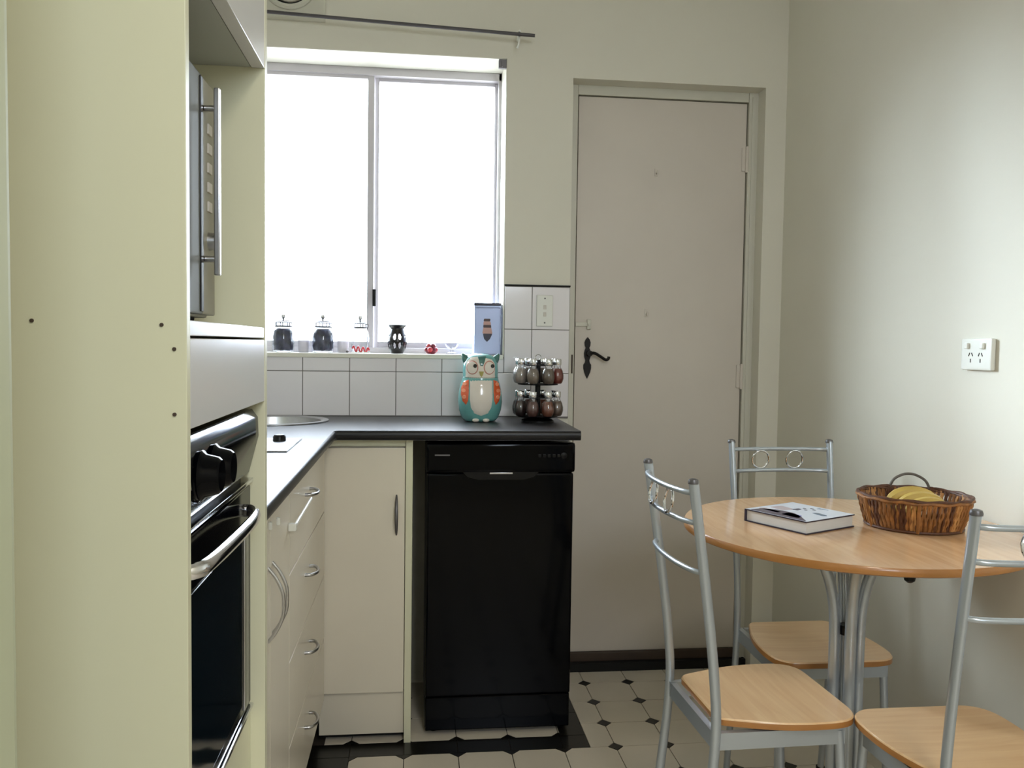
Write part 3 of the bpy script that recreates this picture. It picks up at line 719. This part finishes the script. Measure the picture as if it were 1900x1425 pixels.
# red ornament (low wire-like red figure) and a tiny grey pebble
REDM = mat('red_gloss', (188, 44, 52), .3, coat=.4); DRED = mat('dark_red_wax', (120, 28, 44), .4, var=.25, vscale=40)
t = thing('red_ornament', (-.182, 2.865, ZS), 'small low red curled ornament in front of the empty jar', 'ornament')
pts = []
for k in range(36):
    u = k/35; pts.append((-.213+.056*u, 2.860+.005*sin(u*9), ZS+.0145+.0095*sin(u*pi*7)-.006*u))
bm = bmesh.new(); tube(bm, pts, .0028, 8); obj('curled_wire', bm, REDM, t, True)
bm = bmesh.new(); bx(bm, -.216, -.154, 2.852, 2.868, ZS+.0002, ZS+.0034, .001); obj('base', bm, WHITEP, t, True)
bm = bmesh.new(); bmesh.ops.create_uvsphere(bm, u_segments=14, v_segments=8, radius=1)
for v in bm.verts: v.co = Vector((-.229+v.co.x*.0048, 2.855+v.co.y*.0045, ZS+.0042+v.co.z*.0040))
tag(obj('pebble', bm, DULL, None, 'all'), 'tiny dark grey pebble left of the red ornament', 'pebble')
# oil burner with cut-outs
ob = thing('oil_burner', (-.064, 2.855, ZS), 'black ceramic oil burner with oval cut-outs on the window sill', 'oil burner')
bm = bmesh.new()
prof = [(.0185, 0), (.021, .004), (.0255, .016), (.0285, .030), (.0300, .040), (.0285, .050), (.0255, .062), (.0225, .074), (.0205, .083), (.0235, .089), (.0275, .0925)]
def pr(z):
    for (r, a), (q, b) in zip(prof, prof[1:]):
        if a <= z <= b: return (r+(q-r)*(z-a)/(b-a))*1.09
    return .030
NA, NZ = 96, 62; V = {}
holes = [(th, z_) for th in [radians(-90+d) for d in (-18, 18, 72, 108, 162, 198, 252-360, 288-360)] for z_ in (.0265, .0560)]
def inhole(a, z):
    for th, zc in holes:
        d = (a-th+pi) % (2*pi)-pi
        if (d*.031/.0056)**2+((z-zc)/.0105)**2 < 1: return True
    return False
ox_, oy_ = -.064, 2.855
for side, dr in ((0, 0), (1, -.0028)):
    for j in range(NZ+1):
        z = .0925*j/NZ
        for i in range(NA):
            a = 2*pi*i/NA; r = pr(z)+dr; V[side, i, j] = bm.verts.new((ox_+r*cos(a), oy_+r*sin(a), ZS+z))
solid = {(i, j): not inhole(2*pi*(i+.5)/NA, .0925*(j+.5)/NZ) for i in range(NA) for j in range(NZ)}
for (i, j), sol in solid.items():
    i2 = (i+1) % NA
    if not sol: continue
    bm.faces.new((V[0, i, j], V[0, i2, j], V[0, i2, j+1], V[0, i, j+1])); bm.faces.new((V[1, i, j], V[1, i, j+1], V[1, i2, j+1], V[1, i2, j]))
    for (ii, jj, a, b) in ((i+1, j, (i2, j), (i2, j+1)), (i-1, j, (i, j), (i, j+1)), (i, j+1, (i, j+1), (i2, j+1)), (i, j-1, (i, j), (i2, j))):
        ns = solid.get((ii % NA, jj))
        if ns is None or not ns:
            try: bm.faces.new((V[0, a[0], a[1]], V[0, b[0], b[1]], V[1, b[0], b[1]], V[1, a[0], a[1]]))
            except ValueError: pass
for v in [v for v in bm.verts if not v.link_faces]: bm.verts.remove(v)
obj('body', bm, BLACKC, ob, True)
Lz('dish', [(.003, .079), (.018, .080), (.0300, .0922), (.0322, .0938), (.0318, .0960), (.0285, .0940), (.016, .083), (.003, .0815)], (ox_, oy_, ZS), BLACKC, ob, 32)
# red rose candle
t = thing('rose_candle', (.0495, 2.850, ZS), 'small dark red rose-shaped candle right of the oil burner', 'candle')
bm = bmesh.new(); bx_ = (.0495, 2.850)
lathe(bm, [(.013, 0), (.018, .005), (.0195, .013), (.016, .022), (.007, .026)], (bx_[0], bx_[1], ZS), 16)
obj('core', bm, DRED, t, True)
for k in range(9):
    a = k*2*pi/9*1.6; rr = .0140 if k < 5 else .008; zz = .014 if k < 5 else .026
    bm = bmesh.new(); bmesh.ops.create_uvsphere(bm, u_segments=12, v_segments=7, radius=1)
    for v in bm.verts: v.co = Vector((bx_[0]+rr*cos(a)+v.co.x*.0095, bx_[1]+rr*sin(a)+v.co.y*.0095, ZS+zz+v.co.z*.0092))
    obj('petal', bm, DRED if k % 2 else REDM, t, 'all')
# pale glass bell ornament
PALE = glass_mat('pale_bell_glass', (.80, .80, .82), .2)
t = thing('glass_bell', (.120, 2.870, ZS), 'pale clear glass bell ornament on the sill left of the tin', 'ornament')
Lz('bell', [(.019, 0), (.019, .003), (.008, .007), (.007, .016), (.020, .026), (.0235, .036), (.019, .050), (.008, .062), (.003, .066)], (.120, 2.870, ZS), PALE, t, 28)
Lz('finial', [(.002, .066), (.0045, .072), (.0055, .078), (.0035, .088), (.001, .092)], (.120, 2.870, ZS), PALE, t, 16)
# blue tin with lid and printed cakes
TIN = mat('pale_blue_tin', (178, 190, 228), .32, metal=.1, var=.04, vscale=8); TLID = mat('dark_tin_lid', (60, 58, 66), .3, metal=.6)
BR1 = mat('print_brown', (70, 42, 40), .4); BR2 = mat('print_pink', (196, 150, 140), .4); BR3 = mat('print_navy', (44, 40, 62), .4)
t = thing('blue_tin', (.2375, 2.865, ZS), 'tall pale blue tin with dark lid and printed stack of cakes behind the owl', 'tin')
tx0, tx1, ty0, ty1 = .1925, .2815, 2.822, 2.908
box('tin_body', tx0, tx1, ty0, ty1, ZS+.0002, ZS+.158, TIN, t, .004)
box('lid_band', tx0-.0005, tx1+.0005, ty0-.0005, ty1+.0005, ZS+.158, ZS+.1655, TIN, t, .002)
box('lid', tx0-.0015, tx1+.0015, ty0-.0015, ty1+.0015, ZS+.1655, ZS+.1745, TLID, t, .003)
def prn(nm, poly, m_): 
    bm = bmesh.new(); prism(bm, poly, ty0-.0006, ty0+.0006, axis='y'); o = obj(nm, bm, m_, t)
pc = (tx0+tx1)/2-.001; zb = ZS
prn('printed_cake', rpoly([(pc-.012, zb+.112), (pc+.010, zb+.112), (pc+.011, zb+.121), (pc-.011, zb+.121)], .003), BR1)
prn('printed_icing', rpoly([(pc-.013, zb+.100), (pc+.013, zb+.100), (pc+.011, zb+.112), (pc-.012, zb+.112)], .003), BR2)
prn('printed_cake', rpoly([(pc-.013, zb+.091), (pc+.014, zb+.091), (pc+.013, zb+.100), (pc-.013, zb+.100)], .002), BR1)
prn('printed_icing', rpoly([(pc-.016, zb+.071), (pc+.018, zb+.071), (pc+.014, zb+.091), (pc-.013, zb+.091)], .003), BR2)
prn('printed_cup', rpoly([(pc-.014, zb+.071), (pc-.010, zb+.053), (pc, zb+.043), (pc+.010, zb+.053), (pc+.018, zb+.071)], .003), BR3)

# ================================================================== CHAIRS
SZ = .437
def make_chair(label):
    t = thing('dining_chair', (0, 0, 0), label, 'chair', 'dining chairs around the round table')
    # local frame: +Y to the front of the seat, back posts at y = 0
    seat = rpoly([(-.105, .012), (.105, .012), (.152, .150), (.143, .291), (-.143, .291), (-.152, .150)], [.018, .018, .078, .058, .058, .078], 8)
    bm = bmesh.new(); N = len(seat); c = Vector((0, .155))
    layers = [(.93, SZ-.019), (1, SZ-.014), (1, SZ-.003), (.985, SZ)]
    R = [[bm.verts.new((c.x+(x-c.x)*k, c.y+(y-c.y)*k, z)) for x, y in seat] for k, z in layers]
    for li, (a, b) in enumerate(zip(R, R[1:])):
        for i in range(N):
            f = bm.faces.new((a[i], a[(i+1) % N], b[(i+1) % N], b[i])); f.material_index = 1 if li < 2 else 0
    bm.faces.new(R[0][::-1]).material_index = 1
    # gently dished top
    prev = R[-1]
    for k, z in ((.8, SZ-.0012), (.5, SZ-.0035), (.2, SZ-.0045)):
        cur = [bm.verts.new((c.x+(x-c.x)*k, c.y+(y-c.y)*k, z)) for x, y in seat]
        for i in range(N): bm.faces.new((prev[i], prev[(i+1) % N], cur[(i+1) % N], cur[i]))
        prev = cur
    bm.faces.new(prev)
    obj('seat', bm, [WOOD, WOODE], t, True)
    bm = bmesh.new(); za, zb = SZ-.052, SZ-.0195
    for sg in (-1, 1):
        prism(bm, [(sg*.115, -.004), (sg*.128, -.004), (sg*.131, .260), (sg*.118, .260)], za, zb)
    bx(bm, -.118, .118, .247, .260, za, zb); bx(bm, -.112, .112, -.004, .009, za, zb)
    obj('seat_frame', bm, ALU, t)
    for sg in (-1, 1):
        P = spline([(sg*.132, -.045, .010), (sg*.130, -.015, .25), (sg*.1295, -.001, .41), (sg*.1295, -.006, .52), (sg*.1315, -.026, .68), (sg*.1350, -.058, .895)], 6)
        bm = bmesh.new(); tube(bm, P, .0100, 12, ry=.0078, upv=(0, 1, 0)); p = obj('back_post', bm, ALU, t, True)
        bm = bmesh.new(); lathe(bm, [(.0098, 0), (.0102, .003), (.0085, .008), (.003, .010)], (sg*.1350, -.0585, .892), 14); obj('end_cap', bm, DULL, p, True)
        bm = bmesh.new(); lathe(bm, [(.0115, 0.0005), (.0115, .018)], (sg*.132, -.0455, 0), 12); obj('rubber_foot', bm, BLACKP, p, True)
        bm = bmesh.new(); tube(bm, [(sg*.136, .275, .010), (sg*.1245, .250, SZ-.025)], .0088, 12); l = obj('leg', bm, ALU, t, True)
        bm = bmesh.new(); lathe(bm, [(.0105, 0.0005), (.0105, .016)], (sg*.136, .275, 0), 12); obj('rubber_foot', bm, BLACKP, l, True)
    def rail(z, yb, r=.0052):
        P = spline([(-.133, yb, z), (-.112, yb-.013, z), (-.06, yb-.022, z), (0, yb-.025, z), (.06, yb-.022, z), (.112, yb-.013, z), (.133, yb, z)], 5)
        bm = bmesh.new(); tube(bm, P, r, 10); obj('back_rail', bm, ALU, t, True)
    rail(.874, -.054); rail(.818, -.046); rail(.725, -.034)
    for x in (-.047, .047):
        pts = [(x+.0225*cos(a), -.0745+.0035*sin(a), .846+.0235*sin(a)) for a in [2*pi*k/28 for k in range(28)]]
        bm = bmesh.new(); tube(bm, [(p[0], p[1], p[2]) for p in pts], .0026, 8, closed=True, upv=(0, 1, 0)); obj('back_ring', bm, CHROME, t, True)
    return t
def copy_tree(o, parent=None):
    c = o.copy(); COL.objects.link(c)
    if parent is not None: c.parent = parent
    for ch in list(o.children): copy_tree(ch, c)
    return c
ch1 = make_chair('silver metal chair with light wooden seat at the left of the table, seen side-on')
ch2 = copy_tree(ch1); ch2['label'] = 'silver metal chair with wooden seat at the far side of the table, facing the camera'
ch3 = copy_tree(ch1); ch3['label'] = 'silver metal chair with wooden seat at the front right, its back towards the camera'
ch1.location = (.560, 1.618, 0); ch1.rotation_euler.z = radians(-88)
ch2.location = (.960, 2.060, 0); ch2.rotation_euler.z = radians(180)
ch3.location = (.985, 1.240, 0); ch3.rotation_euler.z = radians(0)

# ================================================================== TABLE
ZTB = .770; TX, TY, TR = .909, 1.660, .3425
tb = thing('round_table', (TX, TY, 0), 'round wooden table on bundled silver tube legs against the right wall', 'table')
bm = bmesh.new(); n = 96; L4 = [(TR-.004, ZTB-.0155), (TR-.001, ZTB-.0135), (TR, ZTB-.009), (TR-.001, ZTB-.003), (TR-.003, ZTB)]
R = [[bm.verts.new((TX+r*cos(2*pi*k/n), TY+r*sin(2*pi*k/n), z)) for k in range(n)] for r, z in L4]
for li, (a, b) in enumerate(zip(R, R[1:])):
    for k in range(n):
        f = bm.faces.new((a[k], a[(k+1) % n], b[(k+1) % n], b[k])); f.material_index = 1
bm.faces.new(R[0][::-1]).material_index = 1; bm.faces.new(R[-1])
obj('tabletop', bm, [WOODT, WOODE], tb, True)
for k in range(4):
    a = radians(-13+90*k); ca, sa = cos(a), sin(a)
    def Q(r, z): return (TX+.002+r*ca, TY+r*sa, z)
    P = spline([Q(.30, .014), Q(.24, .017), Q(.14, .036), Q(.060, .090), Q(.028, .17), Q(.0255, .35), Q(.0255, .54), Q(.030, .61), Q(.045, .67), Q(.072, .72), Q(.112, .7395)], 7)
    bm = bmesh.new(); tube(bm, P, .0115, 14); l = obj('leg', bm, ALU, tb, True)
    bm = bmesh.new(); lathe(bm, [(.012, .0005), (.013, .006), (.010, .010)], Q(.298, 0), 14); obj('foot', bm, BLACKP, l, True)
bm = bmesh.new(); lathe(bm, [(.016, .20), (.016, .235)], (TX+.002, TY, 0), 12); lathe(bm, [(.016, .54), (.016, .56)], (TX+.002, TY, 0), 12); obj('clamp_collar', bm, BLACKP, tb, True)
bm = bmesh.new(); lathe(bm, [(.15, ZTB-.0195), (.15, ZTB-.0157)], (TX, TY, 0), 36); obj('mounting_plate', bm, ALU, tb)
bm = bmesh.new(); lathe(bm, [(.004, -.022), (.009, -.018), (.0105, -.010), (.006, -.003), (.005, 0)], (.868, 1.375, ZTB-.0157), 16); bx(bm, .846, .873, 1.370, 1.380, ZTB-.024, ZTB-.0157, .001)
obj('catch_knob', bm, BLACKP, tb, True)

# ---- book
def book():
    A = Vector((.705, 1.722)); B = Vector((.776, 1.583)); D = Vector((.915, 1.652)); H = .0262
    z0 = ZTB+.0006
    u = (B-A); w = (D-B)                     # A->B short side, B->D fore edge side; spine on the A side
    t = thing('book', ((A.x+D.x)/2, (A.y+D.y)/2, z0), 'thick hardback book with pale blue pictorial cover lying on the table', 'book')
    CB = mat('cover_dark_edge', (40, 34, 52), .35); PG = mat('book_pages', (206, 204, 202), .8, var=.05, vscale=30, aniso=(1, 1, 60))
    def Pp(s_, r_): return tuple(A+u*s_+w*r_)
    bm = bmesh.new(); prism(bm, [Pp(.015, .02), Pp(.985, .02), Pp(.985, .975), Pp(.015, .975)], z0+.0022, z0+H-.0022); obj('page_block', bm, PG, t)
    def cover(nm, za, zb, m_):
        bm = bmesh.new(); prism(bm, [Pp(0, 0), Pp(1, 0), Pp(1, 1), Pp(0, 1)], za, zb); return obj(nm, bm, m_, t)
    cover('back_cover', z0, z0+.0022, CB)
    # printed cover: pale blue with dark and violet shapes
    M = bpy.data.materials.new('printed_cover'); M.use_nodes = True; n = M.node_tree.nodes; L = M.node_tree.links; b = n['Principled BSDF']
    b.inputs['Roughness'].default_value = .25; b.inputs['Coat Weight'].default_value = .5
    b.inputs['Base Color'].default_value = (*lin((236, 241, 253)), 1)
    fc = cover('front_cover', z0+H-.0022, z0+H, [CB])
    bm = bmesh.new(); prism(bm, [Pp(.005, .01), Pp(.993, .01), Pp(.993, .993), Pp(.005, .993)], z0+H-.0001, z0+H+.0003); obj('cover_print', bm, M, fc)
    def blob(nm, pts, c, k, r=.04):
        m_ = bpy.data.materials.get('ink_%s' % k) or mat('ink_%s' % k, c, .25, coat=.5)
        bm = bmesh.new(); prism(bm, [Pp(a, b_) for a, b_ in rpoly(pts, r)], z0+H+.0002, z0+H+.0005+.0001*len(pts) % .0003); obj(nm, bm, m_, fc)
    blob('printed_shape', [(.06, .02), (.985, .02), (.90, .09), (.74, .22), (.55, .33), (.30, .34), (.10, .22)], (70, 60, 92), 'violet')
    blob('printed_shape', [(.50, .12), (.80, .10), (.72, .28), (.48, .30)], (150, 150, 214), 'lilac')
    blob('printed_shape', [(.05, .20), (.40, .16), (.42, .24), (.08, .30)], (206, 190, 196), 'blush')
    blob('printed_shape', [(.08, .40), (.34, .36), (.38, .56), (.12, .62)], (196, 178, 190), 'blush')
    blob('printed_shape', [(.34, .52), (.44, .54), (.42, .66), (.36, .66)], (66, 66, 100), 'ink_dark', .02)
    for a, b_ in ((.46, .64), (.38, .72), (.52, .74), (.44, .80)): blob('printed_mark', [(a, b_), (a+.05, b_), (a+.05, b_+.03), (a, b_+.03)], (70, 80, 110), 'ink_dark', .01)
    blob('printed_mark', [(.66, .55), (.86, .50), (.90, .57), (.70, .63)], (84, 112, 142), 'slate', .03)
    for k in range(5): blob('printed_mark', [(.50+.03*k, .86+.012*k), (.53+.03*k, .86+.012*k), (.53+.03*k, .93), (.50+.03*k, .93)], (150, 166, 186), 'pale_slate', .01)
    bm = bmesh.new(); prism(bm, [Pp(-.012, 0), Pp(.018, 0), Pp(.018, 1), Pp(-.012, 1)], z0+.0001, z0+H-.0001); obj('spine', bm, CB, t)
book()

# ---- basket
bkx, bky, bz = 1.046, 1.652, ZTB+.0006
def basket():
    t = thing('wicker_basket', (bkx, bky, bz), 'oval brown wicker basket with a looped handle on the table', 'basket')
    ax, ay = .1100, .1000; BH = .068; rot = radians(-25)
    def E(a, k, z):
        x, y = ax*k*cos(a), ay*k*sin(a); return Vector((bkx+x*cos(rot)-y*sin(rot), bky+x*sin(rot)+y*cos(rot), bz+z))
    prf = lambda z: .82+.18*(z/BH)**.8
    bm = bmesh.new(); n = 48
    R = [[bm.verts.new(E(2*pi*k/n, q, z)) for k in range(n)] for q, z in ((.815, .0), (.82, .003), (.78, .004))]
    for a, b in zip(R, R[1:]):
        for k in range(n): bm.faces.new((a[k], a[(k+1) % n], b[(k+1) % n], b[k]))
    bm.faces.new(R[0][::-1]); bm.faces.new(R[-1]); obj('base', bm, WICKD, t)
    # twisted upright strands
    bm = bmesh.new(); NS = 140
    for k in range(NS):
        a0 = 2*pi*k/NS; pts = []
        sw = .017*(1 if k % 2 else -1)
        for j in range(6):
            z = BH*j/5*.97+.001; a = a0+sw*sin(j/5*pi*2)+random.uniform(-.004, .004)
            pts.append(E(a, prf(z)*(1.0+.012*(1 if (j+k) % 2 else -1)), z))
        tube(bm, pts, .0033, 5, mi=(0, 1, 0, 2)[random.randrange(4)])
    o = obj('woven_strands', bm, [WICK, WICKL, WICKD], t, True); o['kind'] = 'stuff'
    for j, (q, z) in enumerate(((1.0, BH), (1.012, BH-.004), (.99, BH-.003))):
        T('rim_cane', [E(2*pi*k/60, q+.006*sin(k*1.3+j*2), z+.0012*cos(k*1.3+j*2)) for k in range(60)], .0034, WICKD if j != 1 else WICK, t, closed=True, n=7)
    T('base_cane', [E(2*pi*k/60, .86, .0035) for k in range(60)], .0032, WICKD, t, closed=True, n=7)
    def handle(a0, a1, h, nm):
        p0, p1 = E(a0, 1.0, BH), E(a1, 1.0, BH); mid = (p0+p1)/2; d = (mid-Vector((bkx, bky, mid.z))).normalized()
        P = spline([p0-Vector((0, 0, .008)), p0+(p1-p0)*.12+Vector((0, 0, h*.55)), p0+(p1-p0)*.32+Vector((0, 0, h*.95))+d*.004, mid+Vector((0, 0, h*1.06))+d*.005, p0+(p1-p0)*.68+Vector((0, 0, h*.95))+d*.004, p0+(p1-p0)*.88+Vector((0, 0, h*.55)), p1-Vector((0, 0, .008))], 6)
        T(nm, P, .0030, WICKG, t, n=8)
        for p in (p0, p1): 
            bm = bmesh.new(); tube(bm, [p+Vector((0, 0, .004)), p-Vector((0, 0, .012))], .0048, 8); obj('handle_binding', bm, WICKD, t, True)
    handle(radians(66), radians(112), .028, 'loop_handle')
    for k in range(6):
        a = 2*pi*k/6+.5; T('rib', [E(a, prf(z)*1.03, z) for z in (.002, .02, .045, BH-.004)], .0040, WICK, t, n=7)
basket()
# ---- bananas
t = thing('banana_bunch', (1.035, 1.645, bz+.006), 'bunch of yellow bananas lying in the wicker basket', 'bananas')
def banana(off, tilt, nm='banana', sc=1):
    c = Vector((1.050, 1.640, bz+.016)); pts = []; rad = []
    for k in range(15):
        u = k/14; a = radians(158-136*u)
        q = Vector((.062*cos(a), 0, .060*sin(a)-.006))*sc
        pts.append(c+Vector((q.x*.98, off+q.z*tilt+q.x*-.25, q.z))); rad.append(.0135*min(1, .32+2.6*min(u, 1-u)))
    bm = bmesh.new(); tube(bm, pts, .0135, 8, radii=rad); o = obj(nm, bm, BAN, t, True)
    bm = bmesh.new(); tube(bm, [pts[-1], pts[-1]+(pts[-1]-pts[-2])*.6], .0035, 6); obj('tip', bm, BAND, o, True)
    return pts[0]
banana(.018, .15); banana(-.004, -.12, sc=.90); banana(-.024, -.30, sc=.78)
bm = bmesh.new(); bmesh.ops.create_uvsphere(bm, u_segments=12, v_segments=8, radius=.011); bmesh.ops.translate(bm, verts=bm.verts, vec=(.992, 1.655, bz+.036)); obj('stem', bm, BAND, t, 'all')
